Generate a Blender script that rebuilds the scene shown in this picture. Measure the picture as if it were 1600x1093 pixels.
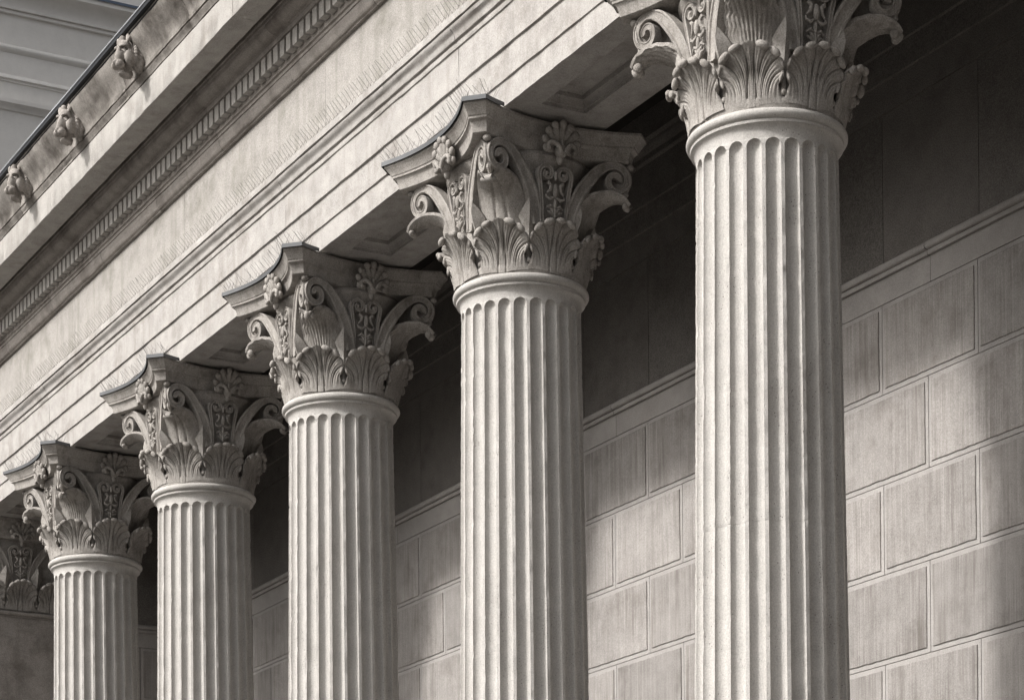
import bpy, bmesh, math, random
from math import sin, cos, pi, radians, sqrt, atan2
from mathutils import Vector, Matrix, noise

random.seed(7)
scene = bpy.context.scene
for o in list(bpy.data.objects):
    bpy.data.objects.remove(o)

# ------------------------------------------------------------------ camera
A, ROLL = 0.5026260867840722, -0.009592877670412697
cam_data = bpy.data.cameras.new('camera')
cam = bpy.data.objects.new('camera', cam_data)
scene.collection.objects.link(cam)
fwd = Vector((-cos(A), sin(A), 0)); rgt = Vector((sin(A), cos(A), 0)); upv = Vector((0, 0, 1))
r2 = cos(ROLL) * rgt + sin(ROLL) * upv
u2 = -sin(ROLL) * rgt + cos(ROLL) * upv
cam.matrix_world = Matrix(((r2.x, u2.x, -fwd.x, 0), (r2.y, u2.y, -fwd.y, 0), (r2.z, u2.z, -fwd.z, 0), (0, 0, 0, 1)))
cam_data.sensor_fit = 'HORIZONTAL'
cam_data.sensor_width = 36
cam_data.lens = 85.146
cam_data.shift_y = 0.7617
cam_data.clip_start = 0.5
cam_data.clip_end = 2000
scene.camera = cam

# ------------------------------------------------------------------ light
SUN_EL = radians(38.5)
SX, SY = 0.085, 1.0                       # horizontal travel of the sunlight
hl = sqrt(SX * SX + SY * SY)
sun_dir = Vector((SX / hl * cos(SUN_EL), SY / hl * cos(SUN_EL), -sin(SUN_EL)))
sd = bpy.data.lights.new('sun', 'SUN')
sd.energy = 2.3
sd.angle = radians(5.5)
sd.color = (1.0, 0.97, 0.935)
sun = bpy.data.objects.new('sun', sd)
sun.rotation_euler = sun_dir.to_track_quat('-Z', 'Y').to_euler()
sun.location = (-20, -20, 40)
scene.collection.objects.link(sun)

world = bpy.data.worlds.new('World')
scene.world = world
world.use_nodes = True
wn = world.node_tree
wn.nodes.clear()
sky = wn.nodes.new('ShaderNodeTexSky')
sky.sky_type = 'NISHITA'
sky.sun_disc = False
sky.sun_elevation = SUN_EL
sky.sun_rotation = atan2(-SX, -SY)
sky.air_density = 1.0
sky.dust_density = 8.0
sky.ozone_density = 0.3
hs = wn.nodes.new('ShaderNodeHueSaturation')
hs.inputs['Saturation'].default_value = 0.25
bg = wn.nodes.new('ShaderNodeBackground')
bg.inputs['Strength'].default_value = 0.104
wo = wn.nodes.new('ShaderNodeOutputWorld')
wn.links.new(sky.outputs[0], hs.inputs['Color'])
wn.links.new(hs.outputs[0], bg.inputs[0])
wn.links.new(bg.outputs[0], wo.inputs[0])

scene.view_settings.view_transform = 'Standard'
scene.view_settings.look = 'None'
scene.view_settings.exposure = 0.66
scene.view_settings.gamma = 1.0
scene.view_settings.use_curve_mapping = False
scene.cycles.max_bounces = 8
scene.cycles.diffuse_bounces = 5

# ------------------------------------------------------------------ measures
D = 10.4355            # distance of the column axis plane
X0 = -14.890           # axis of the nearest column
S = 3.78366            # column spacing
YF = D - 0.555         # face of the architrave and frieze
YB = D + 0.447         # back face of the architrave
W = 12.85              # face of the portico wall
XE = -33.30            # face of the end wall
ZG = -1.70             # ground
ZB = -1.0              # top of the steps, foot of the columns
def colx(i): return X0 - i * S

# ------------------------------------------------------------------ materials
def new_mat(name):
    m = bpy.data.materials.new(name)
    m.use_nodes = True
    nt = m.node_tree
    nt.nodes.clear()
    out = nt.nodes.new('ShaderNodeOutputMaterial')
    b = nt.nodes.new('ShaderNodeBsdfPrincipled')
    nt.links.new(b.outputs[0], out.inputs[0])
    b.inputs['Roughness'].default_value = 0.9
    b.inputs['Specular IOR Level'].default_value = 0.2
    return m, nt, b

def stone(name, base, dirt=(0.16, 0.14, 0.12), mottle=0.16, stain=0.25, streak=0.0, grain=0.12,
          pits=0.5, bump=0.5, obj_var=0.0, streak_scale=(5, 5, 0.35), tooling=0.0, stain_scale=1.3,
          stain_lo=0.52, stain_hi=0.72):
    """weathered limestone: broad mottling, grain, pits, optional vertical streaks and tool marks"""
    m, nt, b = new_mat(name)
    N, L = nt.nodes.new, nt.links.new
    tc = N('ShaderNodeTexCoord')
    oi = N('ShaderNodeObjectInfo')
    off = N('ShaderNodeVectorMath'); off.operation = 'MULTIPLY_ADD'
    cr = N('ShaderNodeCombineXYZ')
    for k in range(3): L(oi.outputs['Random'], cr.inputs[k])
    L(cr.outputs[0], off.inputs[0]); off.inputs[1].default_value = (37.0, 53.0, 71.0); L(tc.outputs['Object'], off.inputs[2])
    P = off.outputs[0]
    def tex(scale, detail=4, rough=0.6, vec=None):
        n = N('ShaderNodeTexNoise'); n.inputs['Scale'].default_value = scale
        n.inputs['Detail'].default_value = detail; n.inputs['Roughness'].default_value = rough
        L(vec or P, n.inputs['Vector']); return n.outputs['Fac']
    def ramp(v, lo, hi, a=0.0, c=1.0):
        r = N('ShaderNodeMapRange'); r.inputs[1].default_value = lo; r.inputs[2].default_value = hi
        r.inputs[3].default_value = a; r.inputs[4].default_value = c
        L(v, r.inputs[0]); return r.outputs[0]
    def math_(op, a, c):
        n = N('ShaderNodeMath'); n.operation = op
        for k, q in enumerate((a, c)):
            if isinstance(q, float): n.inputs[k].default_value = q
            else: L(q, n.inputs[k])
        return n.outputs[0]
    def mixc(fac, a, c, mode='MIX'):
        n = N('ShaderNodeMix'); n.data_type = 'RGBA'; n.blend_type = mode
        if isinstance(fac, float): n.inputs[0].default_value = fac
        else: L(fac, n.inputs[0])
        for k, q in ((6, a), (7, c)):
            if isinstance(q, tuple): n.inputs[k].default_value = (*q, 1)
            else: L(q, n.inputs[k])
        return n.outputs[2]
    def scaled(vec3):
        n = N('ShaderNodeVectorMath'); n.operation = 'MULTIPLY'; L(P, n.inputs[0]); n.inputs[1].default_value = vec3
        return n.outputs[0]
    fine = tex(95, 3, 0.7)
    mid = tex(5.5, 6, 0.62)
    col = mixc(ramp(mid, 0.3, 0.7), tuple(c * (1 - mottle) for c in base), tuple(c * (1 + mottle * 0.6) for c in base))
    col = mixc(grain, col, mixc(ramp(fine, 0.35, 0.65), (0.02, 0.02, 0.02), (0.62, 0.60, 0.57)))
    if stain:
        big = tex(stain_scale, 7, 0.68)
        col = mixc(math_('MULTIPLY', ramp(big, stain_lo, stain_hi), stain), col, dirt)
    if streak:
        st = tex(1.0, 6, 0.65, scaled(streak_scale))
        col = mixc(math_('MULTIPLY', ramp(st, 0.50, 0.72), streak), col, dirt)
    if tooling:
        t1 = tex(1.0, 4, 0.7, scaled((48, 48, 0.7)))
        t2 = tex(1.0, 5, 0.7, scaled((14, 14, 0.9)))
        patch = ramp(tex(1.0, 4, 0.6, scaled((3.0, 3.0, 1.3))), 0.38, 0.66, 0.25, 1.0)
        col = mixc(math_('MULTIPLY', math_('MULTIPLY', ramp(t1, 0.42, 0.68), patch), tooling), col, dirt)
        col = mixc(math_('MULTIPLY', math_('MULTIPLY', ramp(t2, 0.50, 0.75), patch), tooling * 1.5), col, dirt)
        col = mixc(math_('MULTIPLY', ramp(t1, 0.42, 0.30), tooling * 0.8), col, tuple(min(0.6, c * 1.25) for c in base))
    if pits:
        v = N('ShaderNodeTexVoronoi'); v.inputs['Scale'].default_value = 34; L(P, v.inputs['Vector'])
        pm = math_('MULTIPLY', ramp(v.outputs['Distance'], 0.16, 0.09), ramp(tex(2.6, 4, 0.7), 0.44, 0.60))
        pm = math_('MULTIPLY', pm, pits)
        col = mixc(pm, col, tuple(c * 0.55 for c in dirt))
    if obj_var:
        v2 = ramp(oi.outputs['Random'], 0, 1, 1 - obj_var, 1 + obj_var)
        cc = N('ShaderNodeCombineColor')
        for k in range(3): L(v2, cc.inputs[k])
        col = mixc(1.0, col, cc.outputs[0], 'MULTIPLY')
    L(col, b.inputs['Base Color'])
    bm1 = N('ShaderNodeBump'); bm1.inputs['Strength'].default_value = bump; bm1.inputs['Distance'].default_value = 0.005
    h = math_('ADD', math_('MULTIPLY', fine, 0.6), tex(28, 5, 0.7))
    if pits: h = math_('SUBTRACT', h, math_('MULTIPLY', pm, 0.7))
    if tooling: h = math_('ADD', h, math_('MULTIPLY', t1, 1.6))
    L(h, bm1.inputs['Height'])
    L(bm1.outputs[0], b.inputs['Normal'])
    return m

def plain(name, col, rough=0.6, metal=0.0, noise_amt=0.12, scale=20.0):
    m, nt, b = new_mat(name)
    n = nt.nodes.new('ShaderNodeTexNoise'); n.inputs['Scale'].default_value = scale; n.inputs['Detail'].default_value = 5
    tc = nt.nodes.new('ShaderNodeTexCoord'); nt.links.new(tc.outputs['Object'], n.inputs['Vector'])
    mx = nt.nodes.new('ShaderNodeMix'); mx.data_type = 'RGBA'
    mx.inputs[6].default_value = (*[c * (1 - noise_amt) for c in col], 1)
    mx.inputs[7].default_value = (*[min(1, c * (1 + noise_amt)) for c in col], 1)
    nt.links.new(n.outputs['Fac'], mx.inputs[0]); nt.links.new(mx.outputs[2], b.inputs['Base Color'])
    b.inputs['Roughness'].default_value = rough
    b.inputs['Metallic'].default_value = metal
    return m

M = {}
M['shaft'] = stone('shaft_limestone', (0.48, 0.463, 0.44), dirt=(0.17, 0.15, 0.13), mottle=0.12, stain=0.2, grain=0.24, pits=0.95, bump=0.9, streak=0.2, streak_scale=(9, 9, 0.5), obj_var=0.02)
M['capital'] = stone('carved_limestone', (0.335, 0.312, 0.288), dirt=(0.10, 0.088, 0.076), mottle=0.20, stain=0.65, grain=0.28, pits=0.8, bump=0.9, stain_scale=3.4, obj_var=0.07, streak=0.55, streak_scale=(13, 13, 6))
M['architrave'] = stone('architrave_limestone', (0.39, 0.372, 0.354), dirt=(0.16, 0.14, 0.122), mottle=0.2, stain=0.6, grain=0.22, pits=0.9, bump=0.6, streak=0.38, stain_scale=2.2)
M['frieze'] = stone('frieze_limestone', (0.345, 0.325, 0.304), dirt=(0.15, 0.145, 0.12), mottle=0.18, stain=0.7, grain=0.26, pits=1.0, bump=0.6, streak=0.45, stain_scale=1.7)
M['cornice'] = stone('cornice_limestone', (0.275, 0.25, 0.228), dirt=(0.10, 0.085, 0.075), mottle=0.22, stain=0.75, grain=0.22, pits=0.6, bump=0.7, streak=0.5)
M['corona'] = stone('corona_limestone', (0.395, 0.378, 0.356), dirt=(0.17, 0.15, 0.13), mottle=0.2, stain=0.5, grain=0.24, pits=0.7, bump=0.6, streak=0.4, stain_scale=2.4)
M['sima'] = stone('weathered_gutter_stone', (0.29, 0.268, 0.245), dirt=(0.055, 0.047, 0.04), mottle=0.25, stain=0.85, grain=0.22, pits=0.3, bump=0.7, streak=0.75, stain_scale=2.2, stain_lo=0.42, stain_hi=0.66, streak_scale=(3.2, 3.2, 0.9))
M['lion'] = stone('lion_limestone', (0.36, 0.33, 0.305), dirt=(0.07, 0.06, 0.05), mottle=0.2, stain=0.5, grain=0.2, pits=0.3, bump=0.6, stain_scale=9, stain_lo=0.45, stain_hi=0.62)
M['margin'] = stone('smooth_margin', (0.352, 0.334, 0.321), mottle=0.13, stain=0.22, grain=0.14, pits=0.4, bump=0.4, obj_var=0.03)
M['tooled'] = stone('tooled_panel', (0.318, 0.299, 0.286), dirt=(0.135, 0.120, 0.108), mottle=0.18, stain=0.5, grain=0.2, pits=0.5, bump=0.5, obj_var=0.13, tooling=0.62, stain_scale=2.4)
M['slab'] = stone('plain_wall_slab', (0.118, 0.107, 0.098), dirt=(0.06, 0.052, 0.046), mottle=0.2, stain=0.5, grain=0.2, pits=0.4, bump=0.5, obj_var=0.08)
M['dark_joint'] = plain('joint_mortar', (0.07, 0.062, 0.055), 0.95)
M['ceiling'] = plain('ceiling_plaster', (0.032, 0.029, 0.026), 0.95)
M['zinc'] = plain('zinc_sheet', (0.115, 0.118, 0.122), 0.55, 0.5, 0.2, 9)
M['gutter'] = plain('painted_gutter_sheet', (0.03, 0.032, 0.036), 0.5, 0.2)
M['gutter_lip'] = plain('gutter_lip_metal', (0.55, 0.57, 0.60), 0.45, 0.6)
M['wire'] = plain('steel_wire', (0.20, 0.19, 0.18), 0.5, 0.4)
M['wing'] = stone('wing_render', (0.77, 0.75, 0.72), mottle=0.05, stain=0.12, grain=0.05, pits=0.15, bump=0.2)
M['flash'] = plain('blue_grey_flashing', (0.13, 0.16, 0.21), 0.5, 0.4)
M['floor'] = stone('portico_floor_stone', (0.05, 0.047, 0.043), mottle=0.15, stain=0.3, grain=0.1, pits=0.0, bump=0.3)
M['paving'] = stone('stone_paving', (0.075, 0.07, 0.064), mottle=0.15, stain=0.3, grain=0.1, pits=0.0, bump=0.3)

# ------------------------------------------------------------------ builders
class MB:
    def __init__(s): s.v = []; s.f = []; s.m = []
    def add(s, vs, fs, mi=0):
        b = len(s.v); s.v += [tuple(v) for v in vs]
        for f in fs:
            s.f.append(tuple(b + i for i in f)); s.m.append(mi)
    def grid(s, rows, close_u=False, close_v=False, mi=0, flip=False):
        """rows: list of lists of points"""
        n, k = len(rows), len(rows[0]); b = len(s.v)
        for r in rows: s.v += [tuple(p) for p in r]
        for i in range(n if close_v else n - 1):
            for j in range(k if close_u else k - 1):
                q = (b + i * k + j, b + i * k + (j + 1) % k, b + ((i + 1) % n) * k + (j + 1) % k, b + ((i + 1) % n) * k + j)
                s.f.append(q[::-1] if flip else q); s.m.append(mi)
    def box(s, x0, x1, y0, y1, z0, z1, mi=0):
        v = [(x0, y0, z0), (x1, y0, z0), (x1, y1, z0), (x0, y1, z0), (x0, y0, z1), (x1, y0, z1), (x1, y1, z1), (x0, y1, z1)]
        s.add(v, [(0, 3, 2, 1), (4, 5, 6, 7), (0, 1, 5, 4), (1, 2, 6, 5), (2, 3, 7, 6), (3, 0, 4, 7)], mi)
    def ell(s, c, r, axes=None, nu=10, nv=7, mi=0):
        """ellipsoid; axes: 3 orthonormal vectors"""
        ax = axes or (Vector((1, 0, 0)), Vector((0, 1, 0)), Vector((0, 0, 1)))
        c = Vector(c); b = len(s.v)
        for i in range(1, nv):
            t = pi * i / nv
            for j in range(nu):
                p = 2 * pi * j / nu
                s.v.append(tuple(c + ax[0] * (r[0] * sin(t) * cos(p)) + ax[1] * (r[1] * sin(t) * sin(p)) + ax[2] * (r[2] * cos(t))))
        top = len(s.v); s.v.append(tuple(c + ax[2] * r[2])); bot = len(s.v); s.v.append(tuple(c - ax[2] * r[2]))
        for j in range(nu):
            s.f.append((top, b + j, b + (j + 1) % nu)); s.m.append(mi)
            e = b + (nv - 2) * nu
            s.f.append((bot, e + (j + 1) % nu, e + j)); s.m.append(mi)
            for i in range(nv - 2):
                a0 = b + i * nu + j; a1 = b + i * nu + (j + 1) % nu
                s.f.append((a0, a0 + nu, a1 + nu, a1)); s.m.append(mi)
    def tube(s, pts, rad, n=6, mi=0, caps=True):
        pts = [Vector(p) for p in pts]; rows = []
        for i, p in enumerate(pts):
            t = (pts[min(i + 1, len(pts) - 1)] - pts[max(i - 1, 0)]).normalized()
            a = t.orthogonal().normalized() if i == 0 else (a - t * a.dot(t)).normalized()
            c = t.cross(a); r = rad[i] if isinstance(rad, (list, tuple)) else rad
            rows.append([p + a * (r * cos(2 * pi * j / n)) + c * (r * sin(2 * pi * j / n)) for j in range(n)])
        b = len(s.v)
        s.grid(rows, close_u=True, mi=mi)
        if caps:
            s.f.append(tuple(b + j for j in range(n))[::-1]); s.m.append(mi)
            e = b + (len(pts) - 1) * n
            s.f.append(tuple(e + j for j in range(n))); s.m.append(mi)
    def lathe(s, prof, n=64, cx=0, cy=0, mi=0):
        s.grid([[(cx + r * cos(2 * pi * j / n), cy + r * sin(2 * pi * j / n), z) for j in range(n)] for r, z in prof], close_u=True, mi=mi)
    def mesh(s, name, mats, angle=35):
        me = bpy.data.meshes.new(name)
        me.from_pydata(s.v, [], s.f)
        for mt in (mats if isinstance(mats, list) else [mats]): me.materials.append(mt)
        if any(s.m): me.polygons.foreach_set('material_index', s.m)
        me.validate()
        bm = bmesh.new(); bm.from_mesh(me); bmesh.ops.recalc_face_normals(bm, faces=bm.faces); bm.to_mesh(me); bm.free()
        if angle:
            me.shade_smooth(); me.set_sharp_from_angle(angle=radians(angle))
        return me
    def build(s, name, mats, parent=None, angle=35, loc=None):
        return put(name, s.mesh(name, mats, angle), parent, loc)

def put(name, me, parent=None, loc=None):
    o = bpy.data.objects.new(name, me)
    scene.collection.objects.link(o)
    if parent: o.parent = parent
    if loc: o.location = loc
    return o

def thing(name, label, cat, loc=(0, 0, 0), group=None):
    o = bpy.data.objects.new(name, None)
    o.empty_display_size = 0.3
    scene.collection.objects.link(o)
    o.location = loc
    o['label'] = label; o['category'] = cat; o['kind'] = 'thing'
    if group: o['group'] = group
    return o

def structure(o):
    o['kind'] = 'structure'; return o

def copy_tree(o, parent=None):
    c = o.copy(); scene.collection.objects.link(c); c.parent = parent
    for ch in list(o.children): copy_tree(ch, c)
    return c

def nz(x, y, z, sc): return noise.noise(Vector((x * sc, y * sc, z * sc)))

def extrude_x(mb, prof, x0, x1, step=0.12, wob=0.0022, seed=0.0, closed=False, mi=0, caps=False):
    """profile of (y, z) drawn along X with slightly worn, uneven arrises"""
    n = max(1, int(round((x1 - x0) / step)))
    rows = []
    for k in range(n + 1):
        x = x0 + (x1 - x0) * k / n; row = []
        for j, (y, z) in enumerate(prof):
            row.append((x, y + wob * noise.noise(Vector((x * 5.1 + seed, j * 3.7, 1.3))) * 1.6, z + wob * noise.noise(Vector((x * 5.7 + seed, j * 2.9, 8.1))) * 1.6))
        rows.append(row)
    b = len(mb.v)
    mb.grid(rows, close_u=closed, mi=mi)
    if caps:
        k = len(prof)
        mb.f.append(tuple(b + j for j in range(k))[::-1]); mb.m.append(mi)
        e = b + n * k
        mb.f.append(tuple(e + j for j in range(k))); mb.m.append(mi)

def arc(cy, cz, r, a0, a1, n=7):
    return [(cy + r * cos(radians(a0 + (a1 - a0) * k / n)), cz + r * sin(radians(a0 + (a1 - a0) * k / n))) for k in range(n + 1)]

# ================================================================== SETTING
mb = MB()
mb.add([(-400, -400, ZG), (400, -400, ZG), (400, 400, ZG), (-400, 400, ZG)], [(0, 1, 2, 3)])
structure(mb.build('ground', M['paving'], angle=0))
mb = MB()
for k in range(4):
    mb.box(-37.5, -2.8, D - 1.1 - 0.36 * (3 - k), 13.2, ZG + 0.175 * k + (0.001 if k == 0 else 0), ZG + 0.175 * (k + 1))
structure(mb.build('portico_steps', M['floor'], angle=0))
mb = MB()
mb.box(XE - 0.2, -3.2, YB - 0.05, W + 0.3, 9.95, 10.15)
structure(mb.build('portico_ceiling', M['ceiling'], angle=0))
mb = MB()
mb.add([(-34.42, YF - 0.93, 11.72), (-3.2, YF - 0.93, 11.72), (-3.2, 14.5, 12.3), (-34.42, 14.5, 12.3),
        (-34.42, YF - 0.6, 11.5), (-3.2, YF - 0.6, 11.5), (-3.2, 14.5, 11.8), (-34.42, 14.5, 11.8)],
       [(0, 1, 2, 3), (7, 6, 5, 4), (0, 4, 5, 1), (3, 2, 6, 7), (0, 3, 7, 4), (1, 5, 6, 2)])
structure(mb.build('unseen_portico_roof', M['gutter'], angle=0))  # roof slab out of view, put in to block light from above

# ------------------------------------------------------------------ portico wall
def block_mesh(name, w, h, seed):
    """one ashlar: smooth drafted margin with a raised, vertically tooled panel"""
    rnd = random.Random(seed)
    j = 0.0035; mg = 0.042; pr = 0.011
    x0, x1, z0, z1 = -w / 2 + j, w / 2 - j, j, h - j
    m_ = MB()
    # margin slab (front plane y=0, sides back to y=0.05)
    a0, a1, b0, b1 = x0 + mg - 0.006, x1 - mg + 0.002, z0 + mg, z1 - mg
    if a1 - a0 < 0.05:
        a0, a1 = x0 + 0.02, x1 - 0.02
    O = [(x0, 0, z0), (x1, 0, z0), (x1, 0, z1), (x0, 0, z1)]
    B = [(x, 0.045, z) for x, _, z in O]
    # ragged panel outline
    nb = 24; ns = 12
    def jit(s): return rnd.uniform(-s, s)
    bot = [(a0 + (a1 - a0) * k / nb, b0 + (jit(0.0032) if 0 < k < nb else 0)) for k in range(nb + 1)]
    rt = [(a1 + (jit(0.0025) if 0 < k < ns else 0), b0 + (b1 - b0) * k / ns) for k in range(ns + 1)]
    top = [(a1 + (a0 - a1) * k / nb, b1 + (jit(0.002) if 0 < k < nb else 0)) for k in range(nb + 1)]
    lf = [(a0 + (jit(0.002) if 0 < k < ns else 0), b1 + (b0 - b1) * k / ns) for k in range(ns + 1)]
    loop = bot[:-1] + rt[:-1] + top[:-1] + lf[:-1]
    inner = [(x, 0, z) for x, z in loop]
    k0 = [0, nb, nb + ns, 2 * nb + ns]; N_ = len(loop)
    base = len(m_.v); m_.v += O + B + inner
    for e in range(4):
        idx = [(k0[e] + t) % N_ for t in range(((k0[(e + 1) % 4] - k0[e]) % N_) + 1)]
        m_.f.append((base + e, base + (e + 1) % 4) + tuple(base + 8 + i for i in reversed(idx))); m_.m.append(0)
        m_.f.append((base + e, base + 4 + e, base + 4 + (e + 1) % 4, base + (e + 1) % 4)); m_.m.append(0)
    # panel: side walls then a slightly uneven face
    c = 0.004
    cx, cz = (a0 + a1) / 2, (b0 + b1) / 2
    r1 = [(x, -pr + 0.003, z) for x, z in loop]
    r2_ = [(cx + (x - cx) * (1 - c / max(0.05, (a1 - a0) / 2)), -pr, cz + (z - cz) * (1 - c / ((b1 - b0) / 2))) for x, z in loop]
    m_.grid([inner, r1, r2_], close_u=True, mi=1)
    bb = len(m_.v) - N_
    m_.f.append(tuple(bb + k for k in range(N_))); m_.m.append(1)
    me = m_.mesh(name, [M['margin'], M['tooled']], angle=25)
    return me

BW, BH = S / 3, 0.770
ZT = 7.042                         # top of the ashlar courses
variants = [block_mesh('stone_block', BW, BH, 100 + k) for k in range(6)]
half = [block_mesh('stone_block', BW * 0.46, BH, 200 + k) for k in range(2)]
wall = thing('portico_wall', 'shadowed rear wall of ashlar blocks with raised tooled panels behind the columns', 'wall', (-24, W, ZG))
XR = -3.9
def wblock(me, x, z): return put('stone_block', me, wall, (x + 24, 0, z - ZG))
rows = 11
for r in range(rows):
    z = ZT - BH * (r + 1)
    xj = -15.385 if r % 2 == 0 else -16.030
    k = math.ceil((XR - xj) / BW) - 1
    x = xj + k * BW
    while x - BW > XE + 0.02:
        if x - BW / 2 < XR:
            wblock(random.choice(variants), x - BW / 2, z)
        x -= BW
mb = MB()                          # mortar bed behind the blocks
mb.box(XE, XR, W + 0.013, W + 0.5, ZG, ZT + 0.01)
o = mb.build('wall_core', M['dark_joint'], wall, angle=0); o.location = (24, -W, -ZG)
def wall_part(name, mb_, mat, **kw):
    o = mb_.build(name, mat, wall, **kw); o.location = (24, -W, -ZG); return o
# plain strip course, string course and upper slabs in stones
x = XR; xs = []
xj = -15.99
while xj < XR: xj += 2 * BW
xj -= 2 * BW
cuts = [XR]
while xj > XE: cuts.append(xj); xj -= 2 * BW
cuts.append(XE)
for a, b in zip(cuts[:-1], cuts[1:]):
    m_ = MB(); extrude_x(m_, [(W + 0.05, ZT + 0.004), (W, ZT + 0.004), (W, 7.262), (W + 0.05, 7.262)], b + 0.003, a - 0.003, wob=0.001, seed=a)
    wall_part('strip_stone', m_, M['margin'])
    m_ = MB()
    extrude_x(m_, [(W + 0.05, 7.262), (W - 0.030, 7.262), (W - 0.033, 7.296), (W - 0.012, 7.300)] +
              arc(W - 0.028, 7.336, 0.036, 230, 80, 9) + [(W - 0.006, 7.376), (W + 0.05, 7.378)], b + 0.004, a - 0.004, wob=0.002, seed=a)
    wall_part('string_course', m_, M['margin'])
xj = -15.36
while xj < XR: xj += BW
xj -= BW
cuts = [XR]
while xj > XE: cuts.append(xj); xj -= BW
cuts.append(XE)
for a, b in zip(cuts[:-1], cuts[1:]):
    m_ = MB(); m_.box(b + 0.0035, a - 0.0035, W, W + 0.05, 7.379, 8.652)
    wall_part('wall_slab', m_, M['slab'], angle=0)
m_ = MB(); m_.box(XE, XR, W + 0.012, W + 0.5, ZT + 0.011, 8.66); wall_part('slab_bed', m_, M['dark_joint'], angle=0)
m_ = MB()
extrude_x(m_, [(W + 0.05, 8.655), (W - 0.02, 8.655), (W - 0.02, 8.915), (W - 0.045, 8.92), (W - 0.045, 9.15), (W - 0.07, 9.155), (W - 0.07, 9.53),
               (W - 0.10, 9.55), (W - 0.10, 9.60)] + arc(W - 0.10, 9.67, 0.07, 270, 180, 6) + [(W - 0.20, 9.70), (W - 0.20, 9.95), (W + 0.05, 9.95)], XE, XR, step=0.5)
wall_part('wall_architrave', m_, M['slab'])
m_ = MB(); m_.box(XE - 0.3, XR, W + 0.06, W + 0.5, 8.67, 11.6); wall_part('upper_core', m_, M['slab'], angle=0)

# ------------------------------------------------------------------ end wall (faces +X)
endw = thing('end_wall', 'narrow shaded return wall closing the far end of the portico behind the last columns', 'wall', (XE, 12.0, ZG))
YS = D + 0.62
def end_part(name, mb_, mat, **kw):
    o = mb_.build(name, mat, endw, **kw); o.location = (-XE, -12.0, -ZG); return o
def extrude_y(mb_, prof, y0, y1):
    """profile of (out, z), out measured along +X from the end wall face"""
    mb_.grid([[(XE + o_, y, z) for o_, z in prof] for y in (y0, y1)])
m_ = MB(); m_.box(XE - 0.4, XE - 0.013, YS - 0.3, W - 0.003, ZG, 8.66); end_part('wall_core', m_, M['dark_joint'], angle=0)
m_ = MB(); m_.box(XE - 0.4, XE - 0.001, YS - 0.3, W - 0.003, 8.665, 11.6); end_part('upper_core', m_, M['slab'], angle=0)
m_ = MB(); m_.box(XE - 0.05, XE, YS + 0.003, W - 0.003, 7.379, 8.655); end_part('wall_slab', m_, M['slab'], angle=0)
m_ = MB(); m_.box(XE - 0.05, XE, YS + 0.003, W - 0.003, ZT + 0.004, 7.262); end_part('strip_stone', m_, M['margin'], angle=0)
m_ = MB(); extrude_y(m_, [(-0.05, 7.262), (0.030, 7.262), (0.033, 7.296), (0.012, 7.300)] + [(-a + W, z) for a, z in arc(W - 0.028, 7.336, 0.036, 230, 80, 9)] + [(0.006, 7.376), (-0.05, 7.378)], YS + 0.003, W - 0.04)
end_part('string_course', m_, M['margin'])
for r in range(rows):
    z = ZT - BH * (r + 1)
    splits = [(YS, YS + 0.55), (YS + 0.55, W)] if r % 2 else [(YS, YS + 1.18), (YS + 1.18, W)]
    for k, (y0, y1) in enumerate(splits):
        o = put('stone_block', block_mesh('stone_block', y1 - y0 - 0.004, BH, 300 + r * 2 + k), endw, (0, (y0 + y1) / 2 - 12.0, z - ZG))
        o.rotation_euler = (0, 0, pi / 2)

# ------------------------------------------------------------------ neighbouring wing
wing = thing('wing_building', 'plain grey rendered building with horizontal mouldings rising beyond the cornice at upper left', 'building', (-36, 12, ZG))
XW = -36.0
def wing_part(name, prof, mat, y0=9.95, y1=24.0, **kw):
    m_ = MB(); m_.grid([[(XW + o_, y, z) for o_, z in prof] for y in (y0, (y0 + y1) / 2, y1)])
    o = m_.build(name, mat, wing, **kw); o.location = (36, -12, -ZG); return o
m_ = MB(); m_.box(XW - 9, XW, 9.95, 24, ZG, 20.0); o = m_.build('wall', M['wing'], wing, angle=0); o.location = (36, -12, -ZG)
def band(z0, z1, out): return [(-0.02, z0), (out * 0.4, z0), (out * 0.6, z0 + 0.01), (out, z1 - 0.025), (out, z1), (-0.02, z1 + 0.01)]
wing_part('cornice_moulding', [(-0.02, 17.085), (0.05, 17.09), (0.05, 17.135), (0.02, 17.14), (0.085, 17.145), (0.085, 17.185), (0.06, 17.19)] +
          [(0.06 + 0.16 * (1 - cos(pi / 2 * k / 8)), 17.19 + 0.20 * sin(pi / 2 * k / 8)) for k in range(9)] + [(0.26, 17.41), (0.26, 17.50), (-0.02, 17.52)], M['wing'])
wing_part('flashing', [(0.20, 17.51), (0.285, 17.475), (0.285, 17.515), (-0.02, 17.56)], M['flash'])
wing_part('string_moulding', [(-0.02, 16.49)] + [(0.0 + 0.055 * sin(pi * k / 8), 16.50 + 0.13 * k / 8) for k in range(9)] + [(-0.02, 16.64)], M['wing'])
wing_part('string_moulding', [(-0.02, 16.05), (0.02, 16.055), (0.02, 16.09), (0.05, 16.095)] + [(0.05 - 0.03 * k / 4, 16.10 + 0.06 * k / 4) for k in range(5)] + [(-0.02, 16.17)], M['wing'])
wing_part('string_moulding', [(-0.02, 15.60), (0.03, 15.62), (0.05, 15.66), (0.11, 15.70), (0.11, 15.76), (-0.02, 15.78)], M['wing'])

# ================================================================== ENTABLATURE
ent = thing('entablature', 'pale stone entablature of stepped architrave, plain frieze and dentilled cornice carried by the columns', 'entablature', (-23, D, 8.65))
EL, ER = -34.45, -3.2
def ent_part(name, mb_, mat, parent=None, **kw):
    o = mb_.build(name, mat, parent or ent, **kw)
    if parent is None: o.location = (23, -D, -8.65)
    return o
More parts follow.
